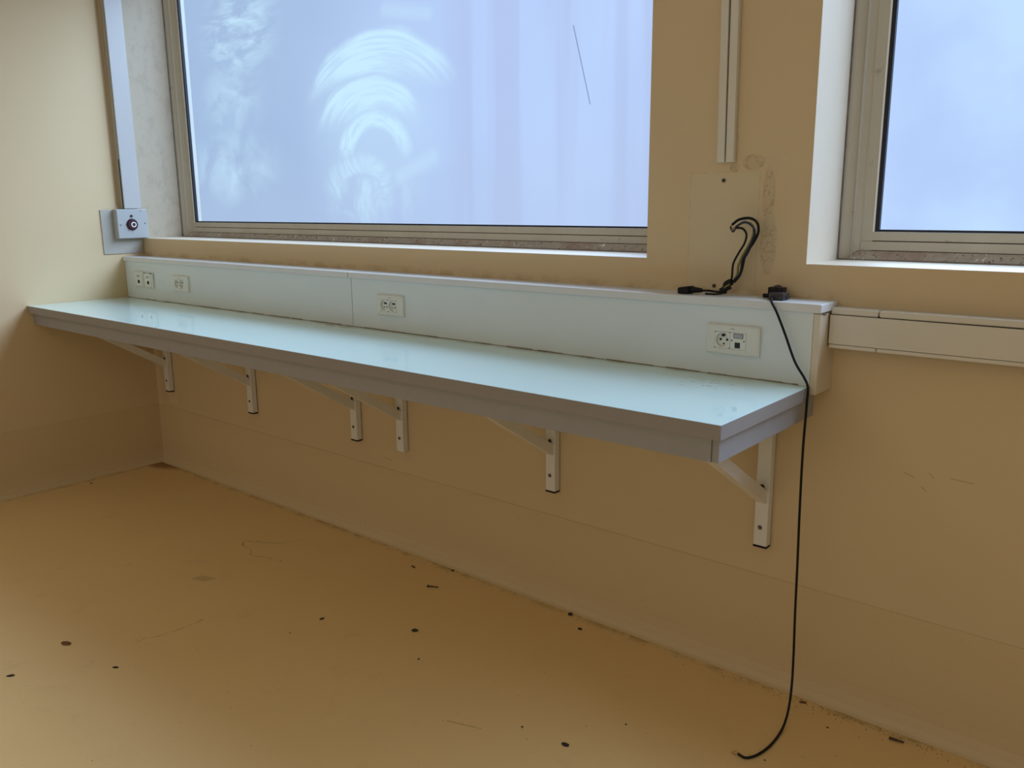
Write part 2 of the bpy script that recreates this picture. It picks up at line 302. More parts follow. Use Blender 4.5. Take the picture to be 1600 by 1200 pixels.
# ---------------------------------------------------------------- mesh helpers
class MB:
    def __init__(s): s.v = []; s.f = []; s.mi = []; s.sm = []
    def add(s, vs, fs, mi=0, smooth=False):
        b = len(s.v); s.v += [tuple(p) for p in vs]
        for f in fs: s.f.append([b+i for i in f]); s.mi.append(mi); s.sm.append(smooth)
        return s
    def box(s, x0, x1, y0, y1, z0, z1, mi=0):
        vs = [(x, y, z) for x in (x0, x1) for y in (y0, y1) for z in (z0, z1)]
        return s.add(vs, [(0, 1, 3, 2), (4, 6, 7, 5), (0, 4, 5, 1), (2, 3, 7, 6), (0, 2, 6, 4), (1, 5, 7, 3)], mi)
    def prism(s, prof, fn, a, b, mi=0, smooth=False):
        n = len(prof); vs = [fn(p, a) for p in prof] + [fn(p, b) for p in prof]
        fs = [(i, (i+1) % n, n+(i+1) % n, n+i) for i in range(n)]
        s.add(vs, fs, mi, smooth); s.add(vs, [tuple(range(n-1, -1, -1)), tuple(range(n, 2*n))], mi)
        return s
    def cyl(s, c, d, r, h, n=20, r2=None, mi=0):
        d = Vector(d).normalized(); a = d.orthogonal().normalized(); b = d.cross(a); c = Vector(c); r2 = r if r2 is None else r2
        A = [c+(a*math.cos(2*math.pi*i/n)+b*math.sin(2*math.pi*i/n))*r for i in range(n)]
        B = [c+d*h+(a*math.cos(2*math.pi*i/n)+b*math.sin(2*math.pi*i/n))*r2 for i in range(n)]
        s.add(A+B, [(i, (i+1) % n, n+(i+1) % n, n+i) for i in range(n)], mi, True)
        s.add(A+B, [tuple(range(n-1, -1, -1)), tuple(range(n, 2*n))], mi); return s
    def tube(s, pts, r, n=8, sub=6, mi=0):
        P = [Vector(p) for p in pts]; Q = []
        for i in range(len(P)-1):
            p0 = P[max(i-1, 0)]; p1 = P[i]; p2 = P[i+1]; p3 = P[min(i+2, len(P)-1)]
            for j in range(sub):
                t = j/sub
                Q.append(0.5*((2*p1)+(p2-p0)*t+(2*p0-5*p1+4*p2-p3)*t*t+(3*p1-p0-3*p2+p3)*t**3))
        Q.append(P[-1]); nrm = None; rings = []
        for i, q in enumerate(Q):
            t = (Q[min(i+1, len(Q)-1)]-Q[max(i-1, 0)]).normalized()
            nrm = t.orthogonal() if nrm is None else nrm-t*nrm.dot(t)
            nrm.normalize(); b = t.cross(nrm)
            rings.append([q+(nrm*math.cos(2*math.pi*k/n)+b*math.sin(2*math.pi*k/n))*r for k in range(n)])
        vs = [p for rr in rings for p in rr]; fs = []
        for i in range(len(rings)-1):
            for k in range(n): fs.append((i*n+k, i*n+(k+1) % n, (i+1)*n+(k+1) % n, (i+1)*n+k))
        s.add(vs, fs, mi, True)
        s.add(vs, [tuple(range(n-1, -1, -1)), tuple(range(len(vs)-n, len(vs)))], mi); return s
    def build(s, name, mats, parent=None, bevel=0.0, loc=None):
        me = bpy.data.meshes.new(name); me.from_pydata(s.v, [], s.f)
        if not isinstance(mats, (list, tuple)): mats = [mats]
        for m in mats: me.materials.append(m)
        for p, mi, sm in zip(me.polygons, s.mi, s.sm): p.material_index = mi; p.use_smooth = sm
        bm = bmesh.new(); bm.from_mesh(me); bmesh.ops.recalc_face_normals(bm, faces=bm.faces)
        bm.to_mesh(me); bm.free()
        o = bpy.data.objects.new(name, me); COL.objects.link(o)
        if parent: o.parent = parent; 
        if bevel:
            b = o.modifiers.new('bevel', 'BEVEL'); b.width = bevel; b.segments = 2; b.limit_method = 'ANGLE'; b.harden_normals = False
        return o
def ident(o, label, cat, group=None):
    o['label'] = label; o['category'] = cat
    if group: o['group'] = group
    return o
def thing(name, label, cat, loc=(0, 0, 0), group=None):
    o = bpy.data.objects.new(name, None); COL.objects.link(o); o.location = loc; o.empty_display_size = 0.05
    return ident(o, label, cat, group)
def struct(o): o['kind'] = 'structure'; return o
# parts of a thing whose Empty sits at (lx,ly,lz) are written in world coordinates and shifted back
def part(mb, name, mats, par, bevel=0.0, label=None):
    l = par.matrix_world.translation if False else par.location
    p = par; off = Vector((0, 0, 0))
    while p: off += p.location; p = p.parent
    mb.v = [(a-off.x, b-off.y, c-off.z) for a, b, c in mb.v]
    o = mb.build(name, mats, par, bevel)
    if label: o['label'] = label
    return o

# ---------------------------------------------------------------- room shell
SILL, TOP, TH = 1.2212, 2.70, 0.30
W1 = (0.0, 3.0747); W2 = (3.5593, 6.634)
struct(MB().box(-0.1, RX+0.1, RY-0.1, 0.30, -0.1, 0.0).build('floor', MT['floor']))
struct(MB().box(-0.1, RX+0.1, RY-0.1, 0.30, RZ, RZ+0.1).build('ceiling', MT['ceil']))
struct(MB().box(-0.1, 0.0, RY, 0.30, 0, RZ).build('wall_left', MT['wall_left']))
struct(MB().box(RX, RX+0.1, RY, 0.30, 0, RZ).build('wall_right', MT['wall']))
struct(MB().box(-0.1, RX+0.1, RY-0.1, RY, 0, RZ).build('wall_front', MT['wall']))
def boxm(m, x0, x1, y0, y1, z0, z1, white=(0, 0, 0, 0)):   # faces towards the openings are painted white
    m.box(x0, x1, y0, y1, z0, z1)
    k = len(m.mi)-6
    for i, w in zip((0, 1, 4, 5), white):
        if w: m.mi[k+i] = 1
wb = MB()
boxm(wb, 0, RX, 0, TH, 0, SILL, (0, 0, 0, 1))
boxm(wb, 0, RX, 0, TH, TOP, RZ, (0, 0, 1, 0))
boxm(wb, W1[1], W2[0], 0, TH, SILL, TOP, (1, 1, 0, 0))
boxm(wb, W2[1], RX, 0, TH, SILL, TOP, (1, 0, 0, 0))
struct(wb.build('wall_back', [MT['wall'], MT['white']]))

# coved skirting
prof = [(0, 0.323), (0.0025, 0.3225), (0.003, 0.31), (0.003, 0.075), (0.006, 0.045), (0.013, 0.020), (0.022, 0.006), (0.032, 0.0005), (0, 0.0005)]
struct(MB().prism(prof, lambda p, t: (t, -p[0], p[1]), 0.0, RX).build('baseboard_back', MT['base']))
struct(MB().prism(prof, lambda p, t: (p[0], t, p[1]), RY, -0.001).build('baseboard_left', MT['base']))

def window(name, x0, x1, pane):
    F0, FY = 0.2285, 0.258
    fr = MB()
    z0 = SILL+0.025
    jamb = [(0.0, F0), (0.010, F0+0.004), (0.050, FY-0.004), (0.054, FY), (0.083, FY), (0.083, TH), (0.0, TH)]
    for sx, xx in ((1, x0), (-1, x1)):
        fr.prism(jamb, lambda p, t, sx=sx, xx=xx: (xx+sx*p[0], p[1], t), SILL+0.001, TOP)
        fr.prism([(0.030, 0.2415), (0.034, 0.2395), (0.037, 0.247)], lambda p, t, sx=sx, xx=xx: (xx+sx*p[0], p[1], t), SILL+0.001, TOP)
    # lower rail in two steps, head rail
    fr.box(x0+0.0535, x1-0.0535, FY-0.003, TH, z0+0.002, z0+0.0255)
    fr.box(x0+0.0535, x1-0.0535, FY-0.001, TH, z0+0.0285, SILL+0.0770)
    fr.box(x0+0.0535, x1-0.0535, FY-0.001, TH, TOP-0.08, TOP)
    f = struct(fr.build(name, MT['frame']))
    f['label'] = 'grimy beige window frame round a frosted pane'
    g = MB().box(x0+0.05, x1-0.05, FY+0.001, TH-0.001, z0, SILL+0.076); part(g, 'joint', MT['gap'], f, label='dark joint between the rails')
    sj = MB()
    for a, c in ((x0+0.0002, x0+0.0035), (x1-0.0035, x1-0.0002)): sj.box(a, c, F0-0.0050, F0+0.002, SILL+0.0005, TOP)
    sj.box(x0, x1, F0-0.002, F0+0.0045, SILL+0.0003, SILL+0.0030)
    part(sj, 'putty_line', MT['putty'], f, label='dirty grey seam between plaster and frame')
    m = MB().prism([(0.232, SILL+0.0008), (0.236, SILL+0.006), (0.2520, z0), (0.26, z0), (0.26, SILL+0.0008)], lambda p, t: (t, p[0], p[1]), x0+0.03, x1-0.03)
    part(m, 'window_sill', MT['mortar'], f, label='rough speckled mortar strip')
    b = MB()
    for a, c in ((x0+0.083, x0+0.0875), (x1-0.0875, x1-0.083)): b.box(a, c, 0.2555, 0.272, SILL+0.0775, TOP-0.08)
    part(b, 'glazing_bead', MT['bead'], f, label='thin white bead')
    b = MB()
    for a, c in ((x0+0.0875, x0+0.0985), (x1-0.0985, x1-0.0875)): b.box(a, c, 0.2585, 0.272, SILL+0.0775, TOP-0.08)
    b.box(x0+0.0985, x1-0.0985, 0.2600, 0.272, SILL+0.0775, SILL+0.0835)
    part(b, 'gasket', MT['gasket'], f, label='black rubber gasket')
    g = MB().box(x0+0.08, x1-0.08, 0.271, 0.277, SILL+0.07, TOP-0.07); g.mi = [1, 1, 0, 1, 1, 1]
    part(g, 'pane', [pane, MT['clear']], f, label='frosted blue-white pane')
    return f
window('window_1', *W1, MT['pane1'])
window('window_2', *W2, MT['pane2'])
for i, p in enumerate(((3.3142, 1.4407), (3.2985, 1.150))):
    w = MB().cyl((p[0], 0.002, p[1]), (0, -1, 0), 0.0055, 0.004, 12).build('screw_hole', MT['rust']); w.parent = bpy.data.objects['wall_back']

# ---------------------------------------------------------------- ledge box (dado trunking) along the wall
H = 0.92
lx = 3.646
t = thing('wall_ledge', 'long white boxed ledge along the wall behind the worktop', 'trunking', (1.8, 0, 0.90))
part(MB().box(0.001, 1.8275, -0.109, -0.0915, 0.899, 1.1075), 'front_panel', MT['board'], t, 0.0008)
part(MB().box(1.8300, lx-0.0175, -0.109, -0.0915, 0.899, 1.1075), 'front_panel', MT['board'], t, 0.0008)
part(MB().box(0.001, 1.8195, -0.1187, 0.0, 1.1085, 1.1310), 'cap', MT['cap'], t, 0.0025)
part(MB().box(1.8215, lx+0.004, -0.1187, 0.0, 1.1085, 1.1310), 'cap', MT['cap'], t, 0.0025)
part(MB().box(lx-0.0170, lx, -0.109, 0.0, 0.8985, 1.1060), 'end_panel', MT['endp'], t, 0.0012, 'cream end panel with a chipped top edge')
ch = MB().tube([(lx+0.0005, -0.102, 1.1035), (lx+0.001, -0.090, 1.1055), (lx+0.001, -0.084, 1.1015), (lx+0.001, -0.070, 1.1065), (lx+0.001, -0.055, 1.1065), (lx+0.001, -0.030, 1.1085)], 0.0012, 6, 3)
part(ch, 'chipped_edge', MT['gap'], t, label='dark chipped crack under the cap')
part(MB().box(1.8275, 1.8300, -0.1075, -0.095, 0.921, 1.1075), 'joint', MT['gap'], t)
part(MB().box(1.8195, 1.8215, -0.1175, -0.01, 1.1095, 1.1300), 'joint', MT['gap'], t)

# ---------------------------------------------------------------- worktop
L, D = 3.6308, 0.6065
t = thing('worktop', 'long glossy pale green worktop with grey edges carried on wall brackets', 'counter', (1.8, -0.35, 0.83))
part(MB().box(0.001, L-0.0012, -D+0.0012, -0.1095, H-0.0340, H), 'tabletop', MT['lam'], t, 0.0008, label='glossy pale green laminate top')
part(MB().box(0.001, L, -D-0.0005, -D+0.0012, H-0.0345, H-0.0003), 'edge_strip', MT['edge'], t, 0.0007, 'grey front edging strip')
part(MB().box(L-0.0012, L+0.0005, -D+0.0012, -0.1095, H-0.0345, H-0.0006), 'edge_strip', MT['edge'], t, 0.0005, 'grey end edging strip')
part(MB().box(0.001, 3.600, -0.585, -0.567, 0.8275, H-0.0350), 'apron_board', MT['apron'], t, 0.0008)
part(MB().box(3.6005, 3.617, -0.581, -0.0365, 0.8275, H-0.0350), 'apron_board', MT['apron'], t, 0.0008)
part(MB().box(L-0.03, L, -0.1090, -0.075, H-0.0340, H-0.001), 'tabletop_corner', MT['edge'], t, label='grey back corner of the top')
se = MB(); 
xs = 0.002
while xs < 3.60:
    w = random.uniform(0.02, 0.07); h = random.choice((0.0012, 0.0018, 0.0024, 0.003))
    se.box(xs, min(xs+w, 3.6), -0.1098-h, -0.1092, H, H+h); xs += w
part(se, 'sealant_joint', MT['seal'], t, label='grimy brown joint against the ledge')

# ---------------------------------------------------------------- brackets
def bracket(xc, label, cap=True):
    t = thing('shelf_bracket', label, 'bracket', (xc, 0, 0.42), 'steel brackets under the worktop')
    w = 0.0195
    part(MB().box(xc-w, xc+w, -0.030, -0.0035, 0.4225, 0.8845), 'wall_post', MT['steel'], t, 0.0015)
    part(MB().box(xc-w+0.002, xc+w-0.002, -0.560, -0.030, 0.857, 0.8845), 'arm', MT['steel'], t, 0.0015)
    # brace: a square tube from the post up to the front of the arm
    a = Vector((0, -0.029, 0.569)); b = Vector((0, -0.490, 0.850)); d = (b-a).normalized(); n = Vector((0, d.z, -d.y))*0.0165
    pr = [a+n, b+n, b-n, a-n]
    # cut the tube plumb against the post and level under the arm
    k = d.z/d.y
    def onpost(p): return Vector((0, -0.030, p.z+(-0.030-p.y)*k))
    def onarm(p): return Vector((0, p.y+(0.857-p.z)/k, 0.857))
    q = [onpost(a+n), onarm(a+n), onarm(a-n), onpost(a-n)]
    part(MB().prism(q, lambda p, t_: (t_, p.y, p.z), xc-0.0135, xc+0.0135), 'brace', MT['steel'], t, 0.0008)
    for zz in (0.4770, 0.5990):
        part(MB().cyl((xc-0.002, -0.0300, zz), (0, -1, 0), 0.0068, 0.0020, 16, 0.0055).cyl((xc-0.002, -0.0318, zz), (0, -1, 0), 0.0030, 0.0006, 8), 'screw', MT['screw'] if zz < 0.5 else MT['rust'], t)
    if cap: part(MB().box(xc-w-0.0005, xc+w+0.0005, -0.0310, -0.0035, 0.4165, 0.4225), 'end_cap', MT['black'], t, 0.001, 'black plastic cap on the post end')
bracket(0.168, 'leftmost white bracket under the worktop, close to the room corner')
bracket(0.943, 'second white bracket from the room corner, standing alone')
bracket(1.703, 'third bracket from the corner, left one of the close pair, with black end cap')
bracket(1.985, 'right bracket of the close pair, no end cap, chipped plaster below it', False)
bracket(2.736, 'fifth bracket from the corner, alone between the close pair and the right end')
bracket(3.488, 'rightmost and nearest white bracket, beside the hanging black cord')

# ---------------------------------------------------------------- sockets
def frame_ring(m, cx, cz, w, h, iw, ih, y0, y1, bev, icx=0.0, icz=0.0):
    def rect(a, b, y, ox=0, oz=0): return [(cx+ox-a/2, y, cz+oz-b/2), (cx+ox+a/2, y, cz+oz-b/2), (cx+ox+a/2, y, cz+oz+b/2), (cx+ox-a/2, y, cz+oz+b/2)]
    R = [rect(w, h, y0), rect(w, h, y1+bev*0.6), rect(w-2*bev, h-2*bev, y1), rect(iw, ih, y1, icx, icz), rect(iw, ih, y0, icx, icz)]
    for a, b in zip(R, R[1:]): m.add(a+b, [(i, (i+1) % 4, 4+(i+1) % 4, 4+i) for i in range(4)])
def hole_face(m, cx, cz, s, r, y, depth, n=32):
    # square face of side s with a round well of radius r
    o = []
    for i in range(n):
        a = 2*math.pi*(i+0.5)/n; c, q = math.cos(a), math.sin(a); k = (s/2)/max(abs(c), abs(q)); o.append((cx+c*k, y, cz+q*k))
    C = [(cx+math.cos(2*math.pi*(i+0.5)/n)*r, y, cz+math.sin(2*math.pi*(i+0.5)/n)*r) for i in range(n)]
    B = [(p[0], y+depth, p[2]) for p in C]; OB = [(p[0], y+depth, p[2]) for p in o]
    q4 = [(i, (i+1) % n, n+(i+1) % n, n+i) for i in range(n)]
    m.add(o+C, q4); m.add(C+B, q4); m.add(B, [tuple(range(n))]); m.add(o+OB, q4)
PY = -0.109
def socket_module(t, cx, cz, s, r, rot):
    m = MB(); hole_face(m, cx, cz, s-0.001, r, PY-0.0110, 0.0100)
    o = part(m, 'socket_insert', MT['plate2'], t, label='round recessed socket insert')
    def at(px, pz):
        c, q = math.cos(rot), math.sin(rot); return cx+px*c-pz*q, cz+px*q+pz*c
    h = MB()
    for px in (-0.0095, 0.0095):
        a, b = at(px, 0.0); h.cyl((a, PY-0.0009, b), (0, -1, 0), 0.0034, 0.0006, 12)
    a, b = at(0, -0.0115); h.cyl((a, PY-0.0009, b), (0, -1, 0), 0.0026, 0.0006, 10)
    part(h, 'pin_hole', MT['dark'], o, label='dark pin holes')
    a, b = at(0, 0.0125); part(MB().cyl((a, PY-0.0002, b), (0, -1, 0), 0.0038, 0.0095, 12), 'earth_pin', MT['dark'], o, label='dark earth pin')
def plate(t, cx, cz, w, h, iw, ih, ox=0.0, oz=0.0):
    m = MB(); frame_ring(m, cx, cz, w, h, iw, ih, PY, PY-0.0105, 0.004, ox, oz)
    part(m, 'cover_frame', MT['plate'], t)
    part(MB().box(cx+ox-iw/2, cx+ox+iw/2, PY-0.0003, PY-0.0001, cz+oz-ih/2, cz+oz+ih/2), 'mount_back', MT['gap'], t, label='dark gap round the inserts')
    part(MB().box(cx-0.006, cx+0.006, PY-0.0108, PY-0.0104, cz+h/2-0.0095, cz+h/2-0.0080), 'maker_mark', MT['ink'], t, label='tiny grey printed mark')
# nearest plate: power socket + network jack
cx, cz = 3.4175, 1.0195
t = thing('wall_socket', 'cream power and network outlet plate nearest the right end of ledge', 'socket', (cx, PY, cz))
plate(t, cx, cz, 0.152, 0.079, 0.0905, 0.0455, -0.006, -0.001)
socket_module(t, cx-0.0285, cz-0.001, 0.045, 0.0195, 0)
mx, mz = cx+0.0165, cz-0.001
o = part(MB().box(mx-0.0222, mx+0.0222, PY-0.0112, PY-0.0010, mz-0.0222, mz+0.0222), 'network_insert', MT['plate2'], t, 0.0005, 'square network jack insert')
part(MB().box(mx-0.013, mx+0.0145, PY-0.0116, PY-0.0110, mz+0.0075, mz+0.0205), 'label_border', MT['greyp'], o)
part(MB().box(mx-0.0115, mx+0.0130, PY-0.0121, PY-0.0115, mz+0.0088, mz+0.0192), 'label_window', MT['label'], o, label='small translucent label window')
part(MB().box(mx-0.0085, mx+0.0065, PY-0.0118, PY-0.0110, mz-0.0185, mz-0.0035), 'network_jack', MT['dark'], o, label='black square network jack')
for q in (-0.0175, 0.0175): part(MB().cyl((mx+q, PY-0.011, mz+0.001), (0, -1, 0), 0.0020, 0.0008, 10), 'screw', MT['rust'], o)
# middle double
def double(cx, cz, label):
    t = thing('wall_socket', label, 'socket', (cx, PY, cz), 'double power sockets on the ledge')
    plate(t, cx, cz, 0.143, 0.076, 0.0905, 0.0455, -0.009, -0.001)
    socket_module(t, cx-0.0315, cz-0.001, 0.045, 0.0195, math.radians(-48))
    socket_module(t, cx+0.0135, cz-0.001, 0.045, 0.0195, math.radians(-48))
double(2.056, 1.0178, 'cream double power socket on the ledge just right of the panel seam')
double(0.560, 1.0178, 'cream double power socket on ledge, right of the two phone sockets')
# two phone sockets at the far left
def phone(cx, cz, label, broken):
    t = thing('phone_socket', label, 'socket', (cx, PY, cz), 'single phone sockets at the left end')
    part(MB().box(cx-0.044, cx+0.044, PY-0.010, PY-0.0002, cz-0.039, cz+0.039), 'cover_plate', MT['plate'], t, 0.003)
    o = part(MB().box(cx-0.029, cx+0.031, PY-0.0125, PY-0.0098, cz-0.034, cz+0.034), 'insert', MT['plate2'], t, 0.001)
    part(MB().box(cx-0.014, cx+0.017, PY-0.0132, PY-0.0124, cz+0.010, cz+0.0215), 'label_window', MT['label'], o)
    part(MB().cyl((cx+0.004, PY-0.0124, cz-0.012), (0, -1, 0), 0.0095, 0.001, 12).box(cx, cx+0.011, PY-0.0134, PY-0.0124, cz-0.020, cz-0.004), 'jack_hole', MT['dark'], o, label='dark jack opening')
    if broken:
        b = MB()
        for i in range(7):
            x0 = cx-0.036+i*0.0108; b.box(x0, x0+0.0115, PY-0.0112, PY-0.0098, cz+0.0300+random.uniform(-.001, .001), cz+0.0345+random.uniform(0, .003))
        part(b, 'broken_edge', MT['dark'], t, label='dark gap where the top edge broke off')
phone(0.153, 1.0215, 'left one of the two phone sockets beside the room corner', False)
phone(0.249, 1.0200, 'right one of the two phone sockets, its top edge broken away', True)

# ---------------------------------------------------------------- trunking to the right of the ledge
t = thing('cable_trunking', 'cream plastic cable trunking on the wall right of the ledge, under window', 'trunking', (5.5, 0, 1.01))
x0 = 3.650
part(MB().box(x0, RX-0.001, -0.046, -0.0005, 1.0145, 1.0970), 'trunk_base', MT['pvc'], t, 0.001)
part(MB().box(x0, 3.7660, -0.0510, -0.0005, 1.1010, 1.1180), 'top_rail', MT['pvc'], t, 0.004)
part(MB().box(3.7680, RX-0.001, -0.0510, -0.0005, 1.1010, 1.1180), 'top_rail', MT['pvc'], t, 0.004)
part(MB().prism([(3.6505, 1.0260), (3.6505, 1.1000), (RX-0.001, 1.0890), (RX-0.001, 1.0265)], lambda p, y: (p[0], y, p[1]), -0.0535, -0.046), 'trunk_lid', MT['pvc'], t, 0.0015)
part(MB().box(x0, 3.7665, -0.0520, -0.0005, 1.0145, 1.0245), 'bottom_rail', MT['pvc'], t, 0.002)
part(MB().box(3.7690, RX-0.001, -0.0520, -0.0005, 1.0145, 1.0245), 'bottom_rail', MT['pvc'], t, 0.002)
part(MB().box(x0+0.001, RX-0.002, -0.0465, -0.003, 1.0965, 1.1012), 'joint', MT['dark'], t, label='dark open joint above the lid')

# ---------------------------------------------------------------- vertical conduits
t = thing('wall_conduit', 'twin narrow cream conduits running down the wall between the two windows', 'conduit', (3.32, 0, 1.488))
def strip(xa, xb, z0, lean):
    return MB().add([(xa, y, z0) for y in (-0.018, -0.0005)]+[(xb, y, z0) for y in (-0.018, -0.0005)]+[(xa+lean, y, RZ) for y in (-0.018, -0.0005)]+[(xb+lean, y, RZ) for y in (-0.018, -0.0005)],
                    [(0, 1, 3, 2), (4, 6, 7, 5), (0, 2, 6, 4), (1, 5, 7, 3), (0, 4, 5, 1), (2, 3, 7, 6)])
part(strip(3.2995, 3.3215, 1.4880, -0.022), 'conduit_left', MT['pvc'], t, 0.002)
part(strip(3.3255, 3.3485, 1.4880, -0.016), 'conduit_right', MT['pvc'], t, 0.002)
part(MB().box(3.3030, 3.3240, -0.004, -0.0004, 1.505, RZ), 'joint', MT['gap'], t, label='dark gap between the two conduits')
t = thing('wall_conduit', 'wide white conduit in the room corner above the switch box', 'conduit', (0, -0.055, 1.374))
part(MB().box(0.0005, 0.034, -0.104, -0.012, 1.3735, RZ), 'conduit_base', MT['backp'], t, 0.001)
part(MB().box(0.0345, 0.0415, -0.1015, -0.0125, 1.3735, RZ), 'conduit_lid', MT['pvcw'], t, 0.003)
part(MB().box(0.030, 0.0365, -0.1050, -0.104, 1.3735, 1.62), 'joint', MT['dark'], t, label='dark gap where the lid gapes')

# ---------------------------------------------------------------- switch box on the left wall
t = thing('switch_box', 'white box with a dark red key switch on the left wall below conduit', 'switch', (0, -0.1, 1.26))
part(MB().box(0.0005, 0.006, -0.2120, -0.0050, 1.1460, 1.3690), 'backplate', MT['backp'], t, 0.0012, 'off-white square backplate')
h_ = part(MB().box(0.006, 0.0455, -0.1500, 0.0130, 1.2225, 1.3715), 'housing', MT['boxw'], t, 0.0035, 'white raised housing')
part(MB().box(0.0455, 0.0475, -0.1470, 0.0100, 1.2255, 1.3690), 'front_cover', MT['boxw'], h_, 0.001)
ky, kz = -0.0735, 1.2935
part(MB().cyl((0.0475, ky, kz), (1, 0, 0), 0.0265, 0.010, 28, 0.023).cyl((0.0475, ky, kz), (1, 0, 0), 0.030, 0.002, 28), 'switch_knob', MT['red'], t, 0.0, 'dark red round knob')
n = 24; rg = MB(); 
for r0, r1, xx in ((0.0135, 0.0090, 0.0605),):
    A = [(xx, ky+0.004+math.cos(2*math.pi*i/n)*r0, kz+math.sin(2*math.pi*i/n)*r0) for i in range(n)]
    B = [(xx, ky+0.004+math.cos(2*math.pi*i/n)*r1, kz+math.sin(2*math.pi*i/n)*r1) for i in range(n)]
    A0 = [(0.0570, p[1], p[2]) for p in A]; B0 = [(0.0570, p[1], p[2]) for p in B]
    q4 = [(i, (i+1) % n, n+(i+1) % n, n+i) for i in range(n)]
    rg.add(A+B, q4); rg.add(A+A0, q4); rg.add(B+B0, q4)
part(rg, 'knob_ring', MT['bead'], t, label='white ring on the knob')
part(MB().cyl((0.057, ky+0.004, kz), (1, 0, 0), 0.0088, 0.0022, 16), 'key_slot', MT['dark'], t)
for a_ in ((ky-0.036, ky-0.028, kz-0.0008, kz+0.0008), (ky+0.026, ky+0.033, kz-0.0008, kz+0.0008), (ky-0.0008, ky+0.0008, kz-0.040, kz-0.029), (ky-0.022, ky-0.020, kz-0.032, kz-0.026)):
    part(MB().box(0.0475, 0.0482, *a_), 'position_mark', MT['red'], t, label='small red mark beside the knob')
part(MB().cyl((0.0475, -0.0735, 1.3365), (1, 0, 0), 0.0072, 0.0022, 16), 'indicator', MT['dark'], t, label='dark indicator lens')
for yy, zz in ((-0.133, 1.2925), (-0.0045, 1.2985)):
    part(MB().cyl((0.0475, yy, zz), (1, 0, 0), 0.0035, 0.001, 10), 'screw', MT['screw'], t)
part(MB().box(0.0475, 0.0479, -0.030, -0.019, 1.3600, 1.3635), 'maker_mark', MT['ink'], t)

# ---------------------------------------------------------------- loose wires on the ledge
w = dict(
 w1=[(3.3646,-.040,1.3224),(3.3862,-.044,1.3362),(3.417,-.045,1.3397),(3.4374,-.045,1.3281),(3.4423,-.045,1.3047),(3.4312,-.045,1.2776),(3.4094,-.045,1.2431),(3.3989,-.045,1.1963),(3.3851,-.045,1.1748),(3.3668,-.045,1.1634)],
 w2=[(3.3742,-.036,1.3174),(3.3958,-.038,1.3278),(3.4178,-.040,1.3246),(3.4278,-.042,1.3079),(3.4203,-.042,1.2774),(3.4002,-.040,1.2428),(3.3869,-.038,1.2131),(3.3845,-.038,1.1869),(3.3706,-.042,1.1636)],
 w3=[(3.3799,-.052,1.3141),(3.4002,-.052,1.3126),(3.412,-.052,1.2975),(3.4078,-.052,1.2737),(3.3926,-.052,1.2477),(3.3773,-.050,1.2179),(3.3753,-.050,1.183),(3.3704,-.046,1.1671)],
 w4=[(3.363,-.048,1.3173),(3.3711,-.048,1.3037),(3.3816,-.048,1.3175),(3.4047,-.050,1.3300),(3.4306,-.052,1.316),(3.4345,-.052,1.2979),(3.4178,-.050,1.257),(3.4027,-.048,1.2309),(3.3971,-.046,1.1962),(3.3796,-.045,1.1728)],
)
t = thing('wire_bundle', 'bundle of loose black wires standing up from the ledge in a hook shape', 'cable', (3.36, -0.045, 1.131))
part(MB().tube(w['w1'], 0.0037), 'wire', MT['black'], t)
part(MB().tube(w['w2'], 0.0032), 'wire', MT['wgreen'], t, label='green and yellow earth wire')
part(MB().tube(w['w3'], 0.0030), 'wire', MT['black'], t)
part(MB().tube(w['w4'], 0.0028), 'wire', MT['wblue'], t, label='dark blue wire')
part(MB().tube([(x+0.004, y-0.006, z-0.005) for x, y, z in w['w4'][4:]], 0.0028), 'wire', MT['black'], t)
tip = MB()
for a, b in (((3.3799, -.052, 1.3141), (3.3690, -.052, 1.3070)), ((3.3742, -.036, 1.3174), (3.3655, -.036, 1.3120)), ((3.3646, -.040, 1.3224), (3.3590, -.040, 1.3180))):
    tip.tube([a, b], 0.0016, 6, 1)
part(tip, 'bare_ends', MT['copper'], t, label='bare copper wire ends')
part(MB().tube([(3.3750, -.048, 1.1690), (3.3610, -.050, 1.1620), (3.3590, -.054, 1.1500), (3.3480, -.056, 1.1420)], 0.0095, 10).tube([(3.3720, -.050, 1.1560), (3.3600, -.060, 1.1480), (3.3540, -.058, 1.1400)], 0.0075, 8), 'wire_knot', MT['black'], t, label='black knot where the wires twist together')
part(MB().tube([(3.3560, -.060, 1.1480), (3.3650, -.066, 1.1560), (3.3720, -.058, 1.1620), (3.3640, -.046, 1.1700)], 0.0022, 6), 'wire', MT['wgreen'], t, label='green and yellow wire round the knot')
part(MB().tube([(3.3596, -.060, 1.1450), (3.339, -.060, 1.1400), (3.3098, -.060, 1.1420), (3.2850, -.064, 1.1395)], 0.0030), 'wire', MT['black'], t)
part(MB().tube([(3.3677, -.062, 1.1400), (3.3395, -.066, 1.1345), (3.3064, -.068, 1.1340)], 0.0026), 'wire', MT['black'], t)
pg = part(MB().cyl((3.2960, -.066, 1.1420), (-1, -0.25, 0.03), 0.0055, 0.032, 12, 0.0100), 'plug', MT['black'], t, label='black connector lying on the ledge')
part(MB().add([(3.2700, -0.060, 1.1315), (3.2700, -0.060, 1.1540), (3.2640, -0.088, 1.1540), (3.2640, -0.088, 1.1315), (3.2360, -0.066, 1.1315), (3.2360, -0.066, 1.1490), (3.2310, -0.092, 1.1490), (3.2310, -0.092, 1.1315)], [(0, 1, 2, 3), (7, 6, 5, 4), (0, 4, 5, 1), (1, 5, 6, 2), (2, 6, 7, 3), (3, 7, 4, 0)]), 'plug_body', MT['black'], pg, 0.004)

